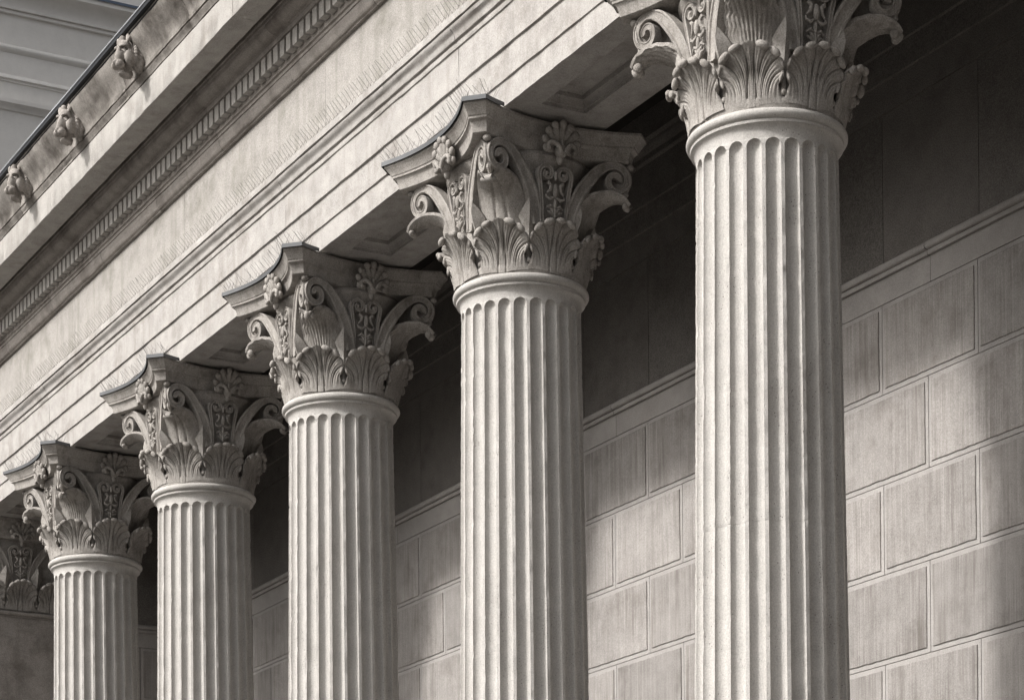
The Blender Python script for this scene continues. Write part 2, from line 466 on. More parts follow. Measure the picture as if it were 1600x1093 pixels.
# architrave: one stone lintel per bay, with a sunk soffit panel
def architrave_block(xa, xb, panel=True):
    m_ = MB()
    y0, y1, z0 = YF, YB, 8.652
    front = [(y0, z0), (y0, 8.862), (y0 - 0.018, 8.866), (y0 - 0.020, 9.116), (y0 - 0.042, 9.121), (y0 - 0.045, 9.425), (y0 - 0.058, 9.430), (y0 - 0.064, 9.452), (y0 - 0.056, 9.478),
             (y0 - 0.056, 9.484), (y0 - 0.080, 9.490), (y0 - 0.084, 9.505)]
    front += [(y0 - 0.086, 9.520), (y0 - 0.090, 9.534), (y0 - 0.098, 9.546), (y0 - 0.110, 9.556), (y0 - 0.122, 9.568), (y0 - 0.129, 9.582), (y0 - 0.131, 9.594)]
    front += [(y0 - 0.122, 9.598), (y0 - 0.124, 9.606), (y0 - 0.146, 9.608), (y0 - 0.148, 9.668), (y0 - 0.142, 9.674), (y0 + 0.05, 9.690)]
    sd_ = xa * 1.7
    extrude_x(m_, front, xa, xb, step=0.09, wob=0.0028, seed=sd_)
    back = [(y1, z0), (y1, 8.90), (y1 + 0.02, 8.903), (y1 + 0.02, 9.15), (y1 + 0.05, 9.16), (y1 + 0.05, 9.60), (y1 - 0.1, 9.69)]
    extrude_x(m_, back, xa, xb, step=0.3, wob=0.002, seed=sd_ + 3)
    m_.add([(xa, y0 + 0.05, 9.690), (xb, y0 + 0.05, 9.690), (xb, y1 - 0.1, 9.690), (xa, y1 - 0.1, 9.690)], [(0, 1, 2, 3)])
    for x in (xa, xb):
        m_.add([(x, y0, z0), (x, y1, z0), (x, y1, 9.68), (x, y0, 9.68)], [(0, 1, 2, 3)])
    # soffit
    if panel:
        cx = (xa + xb) / 2; hx = 0.965
        p0, p1 = D - 0.300, D + 0.128
        lev = [(0.0, z0), (0.0, z0 + 0.030), (0.012, z0 + 0.034), (0.018, z0 + 0.060), (0.040, z0 + 0.085), (0.052, z0 + 0.088), (0.054, z0 + 0.125)]
        loops = [[(cx - hx + i_, p0 + i_, z), (cx + hx - i_, p0 + i_, z), (cx + hx - i_, p1 - i_, z), (cx - hx + i_, p1 - i_, z)] for i_, z in lev]
        m_.grid(loops, close_u=True)
        b = len(m_.v) - 4; m_.f.append((b, b + 1, b + 2, b + 3)); m_.m.append(0)
        O = [(xa, y0, z0), (xb, y0, z0), (xb, y1, z0), (xa, y1, z0)]
        m_.add(O + loops[0], [(e, (e + 1) % 4, 4 + (e + 1) % 4, 4 + e) for e in range(4)])
    else:
        m_.add([(xa, y0, z0), (xb, y0, z0), (xb, y1, z0), (xa, y1, z0)], [(0, 1, 2, 3)])
    return m_
J = 0.0025
for i in range(-2, 5):
    ent_part('architrave_block', architrave_block(colx(i + 1) + J, colx(i) - J), M['architrave'])
ent_part('architrave_block', architrave_block(colx(-2) + J, ER, False), M['architrave'])
ent_part('architrave_block', architrave_block(EL, colx(5) - J, False), M['architrave'])

def segs(step, off, a=EL, b=ER):
    c = [a]; x = a + off
    while x < b - 0.4: c.append(x); x += step
    c.append(b); return list(zip(c[:-1], c[1:]))
y = YF
for a, b in segs(S, 1.55):
    m_ = MB(); extrude_x(m_, [(y + 0.3, 9.688), (y, 9.690), (y, 10.476), (y + 0.3, 10.478)], a + 0.002, b - 0.002, step=0.15, wob=0.0015, seed=a)
    ent_part('frieze_block', m_, M['frieze'])
for a, b in segs(S / 2, 0.9):
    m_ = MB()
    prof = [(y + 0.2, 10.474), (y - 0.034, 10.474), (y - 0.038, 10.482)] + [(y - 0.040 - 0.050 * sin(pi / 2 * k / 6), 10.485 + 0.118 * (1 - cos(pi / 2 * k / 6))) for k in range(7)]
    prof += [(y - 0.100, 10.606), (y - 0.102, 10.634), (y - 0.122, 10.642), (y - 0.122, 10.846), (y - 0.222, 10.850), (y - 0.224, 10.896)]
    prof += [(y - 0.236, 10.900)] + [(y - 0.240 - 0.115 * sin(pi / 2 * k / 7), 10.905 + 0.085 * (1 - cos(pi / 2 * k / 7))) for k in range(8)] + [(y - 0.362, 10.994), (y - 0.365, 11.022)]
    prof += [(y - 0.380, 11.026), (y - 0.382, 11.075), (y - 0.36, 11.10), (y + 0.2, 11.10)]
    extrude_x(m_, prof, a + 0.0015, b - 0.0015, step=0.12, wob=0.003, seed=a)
    ent_part('bed_moulding', m_, M['cornice'])  # stained stone; its darker colour also deepens the shade between the dentils
    m_ = MB()
    prof = [(y - 0.30, 11.101), (y - 0.432, 11.101), (y - 0.436, 11.004), (y - 0.698, 11.000), (y - 0.702, 11.006), (y - 0.704, 11.292), (y - 0.690, 11.298), (y - 0.30, 11.30)]
    extrude_x(m_, prof, a + 0.0015, b - 0.0015, step=0.12, wob=0.0025, seed=a + 9)
    ent_part('corona_block', m_, M['corona'])
for a, b in segs(S / 2, 1.75):
    m_ = MB()
    prof = [(y - 0.30, 11.302), (y - 0.712, 11.302), (y - 0.718, 11.322), (y - 0.740, 11.345), (y - 0.748, 11.362), (y - 0.735, 11.366), (y - 0.735, 11.378), (y - 0.752, 11.382), (y - 0.756, 11.404), (y - 0.742, 11.410)]
    for k in range(13):            # cyma recta
        t = k / 12
        prof.append((y - 0.745 - 0.180 * (0.5 - 0.5 * cos(pi * t)) ** 0.9, 11.412 + 0.340 * t))
    prof += [(y - 0.935, 11.756), (y - 0.935, 11.775), (y - 0.30, 11.775)]
    extrude_x(m_, prof, a + 0.002, b - 0.002, step=0.1, wob=0.0045, seed=a + 21)
    ent_part('sima_block', m_, M['sima'])
m_ = MB(); extrude_x(m_, [(y - 0.5, 11.750), (y - 0.945, 11.748), (y - 0.968, 11.752), (y - 0.972, 11.792), (y - 0.6, 11.80)], EL, ER, step=0.5, wob=0.002)
ent_part('gutter_edge', m_, M['gutter'])
m_ = MB(); extrude_x(m_, arc(y - 0.975, 11.797, 0.0085, 0, 315, 7), EL, ER, step=0.5, wob=0.001, closed=True)
ent_part('gutter_lip', m_, M['gutter_lip'])

# dentils
DP = S / 24
m_ = MB()
wz = [0.0, 0.1055]
def dentil_mesh(seed):
    r = random.Random(seed); m_ = MB()
    j = lambda: r.uniform(-0.004, 0.004)
    x0, x1, y0, y1, z0, z1 = j(), 0.1055 + j(), -0.20 + j() * 0.5, -0.124, 10.690 + j() * 0.7, 10.851
    v = [(x0, y0, z0), (x1, y0, z0 + j() * 0.6), (x1, y1, z0), (x0, y1, z0), (x0 + j() * .3, y0 + j() * .3, z1), (x1 + j() * .3, y0 + j() * .3, z1), (x1, y1, z1), (x0, y1, z1)]
    m_.add(v, [(0, 3, 2, 1), (0, 1, 5, 4), (1, 2, 6, 5), (2, 3, 7, 6), (3, 0, 4, 7)])
    return m_.mesh('dentil', M['corona'], angle=0)
dm = [dentil_mesh(k) for k in range(7)]
x = -21.41 - DP * 82
while x < -14.0:
    put('dentil', random.choice(dm), ent, (x + 23, YF - D, -8.65))
    x += DP

# lion heads on the gutter
def lion_mesh(seed):
    r = random.Random(seed)
    m_ = MB()
    def E(c, rr, tilt=0.0, yaw=0.0):
        R = Matrix.Rotation(yaw, 3, 'Z') @ Matrix.Rotation(tilt, 3, 'X')
        m_.ell(c, rr, (R @ Vector((1, 0, 0)), R @ Vector((0, 1, 0)), R @ Vector((0, 0, 1))), 14, 10)
    # y = outwards is negative; origin at the back of the head
    E((0, -0.05, 0.01), (0.115, 0.12, 0.150))               # skull
    E((0, -0.155, 0.060), (0.090, 0.065, 0.085), 0.3)       # forehead
    E((0, -0.222, -0.030), (0.054, 0.056, 0.125), -0.42)    # long bridge of the nose
    E((-0.034, -0.258, -0.128), (0.050, 0.056, 0.044))      # muzzle
    E((0.034, -0.258, -0.128), (0.050, 0.056, 0.044))
    E((0, -0.300, -0.108), (0.034, 0.026, 0.024))           # nose
    E((0, -0.175, -0.216), (0.054, 0.085, 0.026), -0.18)    # lower jaw
    for sx in (-1, 1):
        E((sx * 0.078, -0.145, -0.050), (0.050, 0.070, 0.088))                # cheeks
        E((sx * 0.050, -0.218, 0.062), (0.040, 0.026, 0.018), 0, sx * 0.35)   # brows
        E((sx * 0.055, -0.196, 0.018), (0.017, 0.015, 0.015))                 # eyeballs
        E((sx * 0.085, -0.150, 0.150), (0.030, 0.020, 0.044), -0.3, sx * 0.4) # ears
    E((0, -0.165, 0.150), (0.040, 0.035, 0.040)); E((-0.02, -0.185, 0.125), (0.022, 0.02, 0.03))   # forelock
    for (rx, rz, yy, tr, yb) in ((0.135, 0.165, -0.085, 0.028, 0.0), (0.152, 0.186, -0.035, 0.040, 0.0)):
        pts = []
        for k in range(25):
            a = pi * (-0.36 + 1.72 * k / 24)
            pts.append((rx * cos(a), yy + r.uniform(-.004, .004), 0.0 + rz * sin(a)))
        m_.tube(pts, tr, 10)
    me = m_.mesh('lion_head', M['lion'], angle=0)
    tmp = bpy.data.objects.new('tmp', me); scene.collection.objects.link(tmp)
    md = tmp.modifiers.new('r', 'REMESH'); md.mode = 'VOXEL'; md.voxel_size = 0.0075
    sm = tmp.modifiers.new('s', 'SMOOTH'); sm.iterations = 2; sm.factor = 0.5
    dg = bpy.context.evaluated_depsgraph_get()
    res = bpy.data.meshes.new_from_object(tmp.evaluated_get(dg))
    bpy.data.objects.remove(tmp)
    res.name = 'lion_head'
    # carve eye sockets, nostrils and fur ripple by displacing along the normal
    for v in res.vertices:
        p = v.co
        d = 0.0
        for sx in (-1, 1):
            d -= 0.012 * math.exp(-((p.x - sx * 0.030) ** 2 + (p.z + 0.108) ** 2) / 0.00012) * (1 if p.y < -0.25 else 0)
            d -= 0.040 * math.exp(-((p.x - sx * 0.058) ** 2 + (p.z - 0.026) ** 2) / 0.00030) * (1 if p.y < -0.15 else 0)
        rr_ = sqrt((p.x / 0.12) ** 2 + (p.z / 0.15) ** 2)
        if rr_ > 0.92 and p.y > -0.16: d += 0.0045 * sin(26 * atan2(p.z - 0.01, p.x) + 70 * p.y + 1.5 * sin(9 * p.z))
        v.co += v.normal * d
    res.materials.clear(); res.materials.append(M['lion'])
    res.shade_smooth()
    return res
lm = lion_mesh(3)
for k, x in enumerate((-24.68, -26.66, -28.58)):
    o = put('lion_head', lm, ent, (x + 23, YF - 0.80 - D, 11.545 - 8.65))
    o.rotation_euler = (0.10, 0.0, 0.42 + 0.07 * (k - 1)); o.scale = (0.95, 1.0, 1.02)

# ================================================================== CAPITAL PIECES
# coordinates: column axis at x = y = 0, z in world metres minus ZB
R0 = 0.575
def at_round(az):
    """(across p, height h, outward d) -> column coordinates"""
    def f(p, h, d):
        a = az + p / R0
        return ((R0 + d) * cos(a), (R0 + d) * sin(a), h - ZB)
    return f

def leaf_low(mapf, seed, name='acanthus_leaf', worn=0.0):
    """lower acanthus leaf: a fountain of fluted lobes with rolled, beaded tips"""
    r = random.Random(seed)
    z0 = 7.365
    NL, SUB = 9, 12
    NQ = NL * SUB
    def outline(q):
        ph = radians(118) * q * (0.86 + 0.14 * abs(q))
        return (0.214 - 0.012 * max(0, -cos(ph))) * sin(ph), 0.240 + 0.184 * cos(ph)
    def flow(q, t):
        """point (p, e) at fraction t of the rib that ends at q"""
        ex, ez = outline(q)
        x0, zz0 = q * (0.125 + 0.104 * abs(q) ** 5), 0.012 + 0.02 * abs(q)
        cx_, cz_ = q * (0.105 + 0.095 * abs(q) ** 5), zz0 + (ez - zz0) * 0.72 + 0.03
        a, b, c = (1 - t) ** 2, 2 * t * (1 - t), t * t
        return a * x0 + b * cx_ + c * ex, a * zz0 + b * cz_ + c * ez
    def base_d(px, e):
        d = 0.006 + 0.035 * (max(0, e) / 0.3) ** 1.3
        if e > 0.22: d += 0.080 * ((e - 0.22) / 0.2) ** 1.7
        d += 0.040 * max(0, (abs(px) - 0.11) / 0.11) ** 1.4 * min(1, max(0, e - 0.08) / 0.15)
        return d
    def pt(k, t, ed=0.0, sc=1.0):
        q = -1 + 2 * k / NQ
        u = (q + 1) / 2 * NL
        g = abs(sin(pi * u))
        px, e = flow(q, min(t, 1.0))
        if sc != 1.0 or t >= 0.99:
            ox, oz = outline(q); cx_, cz_ = 0, 0.235
            f = sc * (0.965 + 0.05 * g)
            px, e = cx_ + (ox - cx_) * f, cz_ + (oz - cz_) * f
        fade = min(1, max(0, t - 0.10) / 0.35)
        rel = 0.017 * (g ** 0.55 - 0.72) * fade + 0.0085 * (abs(sin(3 * pi * u)) ** 0.7 - 0.6) * fade * (1 - 0.5 * max(0, t - 0.6) / 0.4)
        rel -= 0.018 * math.exp(-((abs(px) - 0.014 - 0.022 * (1 - t)) / 0.006) ** 2) * min(1, 2.2 * (1 - t))   # twin stem lines
        return mapf(px, z0 + max(0.0, e), base_d(px, e) + rel + ed)
    ts = [0, .08, .18, .28, .38, .48, .58, .67, .75, .82, .89, .95]
    rows = [[pt(k, t) for k in range(NQ + 1)] for t in ts]
    for sc, ed in ((1.0, 0.006), (1.035, 0.002), (1.03, -0.020), (0.98, -0.036), (0.85, -0.045), (0.6, -0.05)):
        rows.append([pt(k, 1.0, ed, sc) for k in range(NQ + 1)])
    m_ = MB(); m_.grid(rows)
    for k in range(NL):                 # rolled tips, overlapping like a string of beads
        q = -1 + 2 * (k + 0.5) / NL
        if r.random() < worn: continue
        aq = abs(q)
        px, e = outline(q)
        px *= 0.985; e = 0.235 + (e - 0.235) * 0.985
        d = base_d(px, e) + (0.022 if aq < 0.6 else 0.008)
        h = z0 + e - (0.010 if aq < 0.6 else 0)
        c = Vector(mapf(px, h, d))
        o_ = (Vector(mapf(px, h, d + 0.1)) - Vector(mapf(px, h, d))).normalized()
        tl = Vector((0, 0, 1)); al_ = tl.cross(o_).normalized()
        ox2, oz2 = outline(q + 0.04); ox1, oz1 = outline(q - 0.04)
        tg = (al_ * (ox2 - ox1) + tl * (oz2 - oz1)).normalized()      # along the rim
        dirv = o_.cross(tg).normalized()
        s_ = r.uniform(0.92, 1.1)
        if aq < 0.62: m_.ell(c, (0.050 * s_, 0.026 * s_, 0.027 * s_), (tg, o_, dirv), 12, 8)
        else: m_.ell(c, (0.036 * s_, 0.014 * s_, 0.013 * s_), (tg, o_, dirv), 10, 6)
    return m_

def spear(mapf):
    """pointed leaf rising in the gap between two acanthus leaves"""
    m_ = MB()
    prof = [(7.49, 0.020, -0.010, 0.012), (7.60, 0.022, -0.004, 0.016), (7.70, 0.030, 0.010, 0.022), (7.78, 0.050, 0.020, 0.045), (7.85, 0.082, 0.030, 0.070), (7.91, 0.050, 0.050, 0.062), (7.985, 0.004, 0.085, 0.012)]
    rows = []
    for h, w, d, rd in prof:
        rows.append([mapf(-w, h, d - 0.05), mapf(-w, h, d), mapf(-w * .5, h, d + rd * .45), mapf(0, h, d + rd), mapf(w * .5, h, d + rd * .45), mapf(w, h, d), mapf(w, h, d - 0.05)])
    m_.grid(rows)
    c = Vector(mapf(0, 7.482, -0.006)); m_.ell(c, (0.024, 0.024, 0.026), None, 10, 7)
    return m_

def at_face(az, n0=0.592, k=0.19, flat=False):
    """(u across, h, d outward) on a gently concave capital face that faces azimuth az"""
    ca, sa = cos(az), sin(az)
    def f(u, h, d):
        kk = 0.0 if flat else k
        sl = 2 * kk * u; q = sqrt(1 + sl * sl)
        lean = 0.05 * max(0, (h - 7.85) / 0.5)
        n = n0 + lean + kk * u * u + d / q
        t = u - d * sl / q
        return (n * ca - t * sa, n * sa + t * ca, h - ZB)
    return f

def catmull(pts, n=8):
    P = [Vector(p) for p in pts]; P = [P[0] * 2 - P[1]] + P + [P[-1] * 2 - P[-2]]
    out = []
    for i in range(1, len(P) - 2):
        for k in range(n):
            t = k / n; a, b, c, d = P[i - 1:i + 3]
            out.append(0.5 * ((2 * b) + (-a + c) * t + (2 * a - 5 * b + 4 * c - d) * t * t + (-a + 3 * b - 3 * c + d) * t ** 3))
    out.append(P[-2]); return out

def ribbon(m_, mapf, path, D_, chan=0.4):
    """path of (u, h, halfwidth); channelled band of depth D_"""
    rows = []
    P = [Vector((p[0], p[1])) for p in path]
    for i, p in enumerate(path):
        t = (P[min(i + 1, len(P) - 1)] - P[max(i - 1, 0)]).normalized()
        nrm = Vector((-t.y, t.x)); w = p[2]
        dd = p[3] if len(p) > 3 else D_
        pr = [(-1, -dd), (-1, -0.004), (-0.88, 0.0), (-0.62, 0.0), (-0.5, -chan * w), (0, -chan * w * 1.25), (0.5, -chan * w), (0.62, 0.0), (0.88, 0.0), (1, -0.004), (1, -dd)]
        rows.append([mapf(p[0] + nrm.x * w * a, p[1] + nrm.y * w * a, d) for a, d in pr])
    b = len(m_.v); k = len(rows[0])
    m_.grid(rows, close_u=True)
    m_.f.append(tuple(b + j for j in range(k))); m_.m.append(0)
    e = b + (len(rows) - 1) * k
    m_.f.append(tuple(e + j for j in range(k))[::-1]); m_.m.append(0)

def spiral(cx, cz, r0, r1, a0, turns, sgn, w0, w1, n=40):
    out = []
    for i in range(n + 1):
        t = i / n; a = a0 - sgn * 2 * pi * turns * t
        r = r0 + (r1 - r0) * t ** 0.85
        out.append((cx + r * cos(a), cz + r * sin(a), w0 + (w1 - w0) * t))
    return out

def volute(mapf, sgn):
    m_ = MB()
    cx, cz, rr = 0.572, 8.244, 0.130
    stem = [(0.150, 7.78, 0.054), (0.180, 7.93, 0.056), (0.228, 8.06, 0.057), (0.305, 8.185, 0.054), (0.405, 8.305, 0.046), (0.495, 8.362, 0.036)]
    st = [tuple(p) for p in catmull(stem, 5)]
    sp = spiral(cx, cz, rr, 0.030, radians(100), 1.30, 1, 0.032, 0.024, 44)
    path = [(sgn * p[0], p[1], p[2], 0.15 - 0.085 * min(1, i / len(st))) for i, p in enumerate(st + sp)]
    ribbon(m_, mapf, path, 0.15, 0.20)
    return m_

def corner_leaf(az, style, seed):
    """big upper leaf under the volutes of a corner; style 'plain' or 'ribbed'"""
    r_ = random.Random(seed)
    spine = catmull([(0.555, 7.72), (0.600, 7.88), (0.665, 8.00), (0.760, 8.055), (0.860, 8.075), (0.945, 8.050), (0.985, 8.005)], 4)
    n = len(spine); m_ = MB(); rows = []
    wid = [0.20, 0.205, 0.195, 0.168, 0.125, 0.080, 0.040]
    K = 65 if style == 'ribbed' else 33
    def w_at(t):
        q = t * (len(wid) - 1); i = min(int(q), len(wid) - 2); return wid[i] + (wid[i + 1] - wid[i]) * (q - i)
    ca, sa = cos(az), sin(az)
    for side in (0, 1):
        rr = []
        for i, p in enumerate(spine):
            t = i / (n - 1)
            T = (spine[min(i + 1, n - 1)] - spine[max(i - 1, 0)]).normalized()
            Nn = Vector((T.y, -T.x))            # faces outward/down (front of the leaf)
            w = w_at(t)
            if style == 'ribbed': w *= 1 + 0.07 * abs(sin(pi * t * 8))
            row = []
            for j in range(K):
                s = -1 + 2 * j / (K - 1)
                droop = -0.075 * (abs(s) ** 2.2) * (1 - 0.55 * t)        # edges fold back to the bell
                rel = 0.0
                if style == 'ribbed':
                    fan = s * w / (0.075 + 0.15 * t)
                    rel = 0.016 * (abs(sin(pi * (fan * 3.6 + 0.5))) ** 0.6 - 0.65) * min(1, 4 * (1 - t) + 0.2) * min(1, 0.35 + 2.5 * t)
                else:
                    rel = -0.014 * math.exp(-((abs(s) - 0.13 - 0.12 * (1 - t)) / 0.045) ** 2) * (1 - t) ** 0.4
                if side: rel = -0.035 * (1 - 0.5 * t)
                off = droop + rel
                rad = p.x + Nn.x * off; h = p.y + Nn.y * off
                q = s * w
                row.append((rad * ca - q * sa, rad * sa + q * ca, h - ZB))
            rr.append(row)
        rows.append(rr)
    m_.grid(rows[0]); m_.grid(rows[1], flip=True)
    # close the rim
    f0, f1 = rows
    m_.grid([[r[0] for r in f0], [r[0] for r in f1]]); m_.grid([[r[-1] for r in f0], [r[-1] for r in f1]])
    m_.grid([f0[-1], f1[-1]])
    # curled tip
    ax = (Vector((-sa, ca, 0)), Vector((ca, sa, 0)), Vector((0, 0, 1)))
    tip = lambda rad, q, h: (rad * ca - q * sa, rad * sa + q * ca, h - ZB)
    if style == 'plain':
        m_.ell(tip(0.975, 0, 8.022), (0.072, 0.032, 0.030), ax, 14, 9)
    else:
        for q, s_ in ((-0.045, 0.8), (0, 1.0), (0.045, 0.8)):
            m_.ell(tip(0.980 - abs(q) * 0.4, q + r_.uniform(-.006, .006), 8.020 + r_.uniform(-.008, .008)), (0.032 * s_, 0.044 * s_, 0.045 * s_), ax, 10, 7)
    return m_

def scroll_panel(mapf):
    """pair of small inner scrolls and a leafy stalk at the middle of a face"""
    m_ = MB()
    for sg in (-1, 1):
        st = [tuple(p) for p in catmull([(0.115, 7.80, 0.016), (0.122, 7.95, 0.016), (0.142, 8.10, 0.017), (0.158, 8.20, 0.018)], 4)]
        sp = spiral(0.080, 8.215, 0.076, 0.020, radians(-5), 1.15, -1, 0.019, 0.015, 30)
        path = [(sg * p[0], p[1], p[2]) for p in st + sp]
        ribbon(m_, mapf, path, 0.07, 0.35)
        m_.ell(mapf(sg * 0.082, 8.215, -0.012), (0.018, 0.018, 0.018), None, 8, 6)
        # tail of each scroll curling down
        m_.tube([mapf(sg * 0.075, 8.14, -0.005), mapf(sg * 0.045, 8.115, 0.004), mapf(sg * 0.052, 8.075, 0.006), mapf(sg * 0.082, 8.045, 0.0)], [0.016, 0.017, 0.014, 0.007], 7)
        m_.tube([mapf(sg * 0.012, 8.02, 0.004), mapf(sg * 0.05, 7.995, 0.010), mapf(sg * 0.085, 8.01, 0.008), mapf(sg * 0.088, 8.035, 0.0)], [0.010, 0.014, 0.011, 0.005], 7)
        for k, (a_, ln) in enumerate(((1.05, 0.075), (0.55, 0.085))):
            q = [(0.008 * sg, 7.86), (sg * ln * 0.6 * sin(a_), 7.86 + ln * 0.75 * cos(a_)), (sg * ln * sin(a_) * 1.1, 7.86 + ln * cos(a_) * 0.95)]
            m_.tube([mapf(u, h, 0.006) for u, h in q], [0.012, 0.016, 0.006], 7)
        m_.tube([mapf(sg * 0.01, 7.93, 0.004), mapf(sg * 0.045, 7.945, 0.010), mapf(sg * 0.08, 7.925, 0.004)], [0.010, 0.014, 0.006], 7)
    Z = Vector((0, 0, 1))
    o_ = (Vector(mapf(0, 8.1, 0.1)) - Vector(mapf(0, 8.1, 0))).normalized(); sd_ = o_.cross(Z)
    m_.ell(mapf(0, 8.075, 0.006), (0.026, 0.024, 0.060), (sd_, o_, Z), 10, 8)
    m_.ell(mapf(0, 7.965, 0.006), (0.017, 0.018, 0.050), (sd_, o_, Z), 8, 7)
    m_.ell(mapf(0, 7.885, 0.008), (0.016, 0.018, 0.055), (sd_, o_, Z), 8, 7)
    m_.ell(mapf(0, 8.20, 0.0), (0.016, 0.018, 0.045), (sd_, o_, Z), 8, 7)
    return m_

def palmette(mapf, flat_d=0.0):
    """shell palmette over the middle of the abacus, with two curls at its foot"""
    m_ = MB(); Z = Vector((0, 0, 1))
    o_ = (Vector(mapf(0, 8.1, 0.1)) - Vector(mapf(0, 8.1, 0))).normalized(); sd_ = Z.cross(o_)
    for k in range(-4, 5):
        a = radians(25 * k); ln = (0.200, 0.196, 0.188, 0.176, 0.150)[abs(k)]
        dirv = (sd_ * sin(a) + Z * cos(a)); side = (sd_ * cos(a) - Z * sin(a))
        up = 0.105 + 0.075 * cos(a)
        dv = (dirv + o_ * 0.28).normalized(); on = side.cross(dv); on = on if on.dot(o_) > 0 else -on
        c = Vector(mapf(0.0, 8.415, up * 0.55 + flat_d)) + dirv * ln * 0.56
        m_.ell(c, (0.036, 0.026, ln * 0.50), (side, on, dv), 9, 8)
        m_.ell(c + dv * ln * 0.36 + on * 0.008, (0.038, 0.027, 0.036), (side, on, dv), 8, 6)
    c0 = Vector(mapf(0, 8.38, 0.085 + flat_d))
    m_.ell(c0, (0.058, 0.052, 0.060), (sd_, o_, Z), 10, 8)
    m_.ell(c0 - Z * 0.06 - o_ * 0.02, (0.030, 0.032, 0.050), (sd_, o_, Z), 8, 7)
    m_.ell(c0 + Z * 0.055 + o_ * 0.03, (0.014, 0.016, 0.040), (sd_, o_, Z), 8, 6)
    for sg in (-1, 1):
        P = [c0 + sd_ * sg * 0.018 + o_ * 0.045 - Z * 0.03, c0 + sd_ * sg * 0.048 + o_ * 0.050 + Z * 0.020, c0 + sd_ * sg * 0.092 + o_ * 0.036 + Z * 0.050,
             c0 + sd_ * sg * 0.130 + o_ * 0.025 + Z * 0.030, c0 + sd_ * sg * 0.122 + o_ * 0.02 - Z * 0.004]
        m_.tube([tuple(p) for p in catmull(P, 3)], 0.021, 8)
        m_.ell(P[-1], (0.024, 0.024, 0.024), None, 8, 6)
    return m_

def abacus_loop(inset, mid=0.745, cl=0.770, cs=0.912, n=14):
    """concave-sided abacus with cut corners; counter-clockwise loop"""
    mid_, a_, b_ = mid - inset, cl - inset * 0.55, cs - inset * 0.98
    pts = []
    for q in range(4):
        az = q * pi / 2; ca, sa = cos(az), sin(az)
        for k in range(n + 1):
            u = -a_ + 2 * a_ * k / n
            nn = mid_ + (b_ - mid_) * (abs(u) / a_) ** 2.0
            pts.append((nn * ca - u * sa - 0.030, nn * sa + u * ca - 0.040))
    return pts

def abacus():
    m_ = MB()
    prof = [(0.150, 8.394), (0.140, 8.396), (0.128, 8.404), (0.122, 8.440), (0.108, 8.482), (0.090, 8.498), (0.076, 8.502), (0.074, 8.520), (0.066, 8.524),
            (0.055, 8.545), (0.032, 8.575), (0.016, 8.592), (0.010, 8.596), (0.010, 8.618)]
    rows = [[(x, y_, z - ZB) for x, y_ in abacus_loop(i_)] for i_, z in prof]
    m_.grid(rows, close_u=True)
    k = len(rows[0]); b = len(m_.v) - k
    m_.f.append(tuple(b + j for j in range(k))); m_.m.append(0)
    m_.f.append(tuple(j for j in range(k))[::-1]); m_.m.append(0)
    return m_

def abacus_flashing():
    m_ = MB()
    L0 = [p for p in abacus_loop(-0.014)]
    def front(loop, ycut):
        """the part of the loop in front of the architrave face"""
        idx = [i for i, p in enumerate(loop) if p[1] < ycut]
        n = len(loop)
        st = [i for i in idx if (i - 1) % n not in idx][0]
        return [loop[(st + k) % n] for k in range(len(idx))]
    yc = -0.560
    F = front(L0, yc)
    xa, xb = F[0][0], F[-1][0]
    top = [(x, y_, 8.650 - ZB) for x, y_ in F] ; bot = [(x, y_, 8.612 - ZB) for x, y_ in F]
    n = len(F); b = len(m_.v); m_.v += top + bot
    # extend to the architrave face
    m_.v += [(xb - 0.02, yc + 0.004, 8.654 - ZB), (xa + 0.02, yc + 0.004, 8.654 - ZB)] if False else []
    for j in range(n - 1):
        m_.f.append((b + j, b + j + 1, b + n + j + 1, b + n + j)); m_.m.append(0)
    m_.f.append(tuple(b + j for j in range(n))); m_.m.append(0)
    return m_

def bell():
    m_ = MB()
    m_.lathe([(0.50, 7.36), (0.568, 7.364), (0.577, 7.40), (0.579, 7.425), (0.576, 7.445), (0.558, 7.462), (0.548, 7.48), (0.545, 7.60), (0.545, 7.85), (0.552, 8.05), (0.575, 8.20), (0.605, 8.29), (0.640, 8.330), (0.652, 8.362), (0.640, 8.395), (0.45, 8.398)], 64)
    m_.v = [(x, y_, z - ZB) for x, y_, z in m_.v]
    return m_

def corner_post(az):
    """block and bead between the two volutes of one corner"""
    m_ = MB(); ca, sa = cos(az), sin(az)
    def T(rad, q, h): return (rad * ca - q * sa, rad * sa + q * ca, h - ZB)
    prof = [(8.08, 0.72, 0.93, 0.012), (8.13, 0.68, 0.985, 0.018), (8.20, 0.64, 0.970, 0.022), (8.28, 0.60, 0.985, 0.024), (8.34, 0.58, 0.960, 0.026), (8.40, 0.58, 0.95, 0.034)]
    m_.grid([[T(a_, -w, h), T(b_ - 0.015, -w, h), T(b_, 0, h), T(b_ - 0.015, w, h), T(a_, w, h)] for h, a_, b_, w in prof], close_u=True)
    ax = (Vector((-sa, ca, 0)), Vector((ca, sa, 0)), Vector((0, 0, 1)))
    m_.ell(T(1.000, 0, 8.372), (0.040, 0.036, 0.028), ax, 12, 8)
    return m_

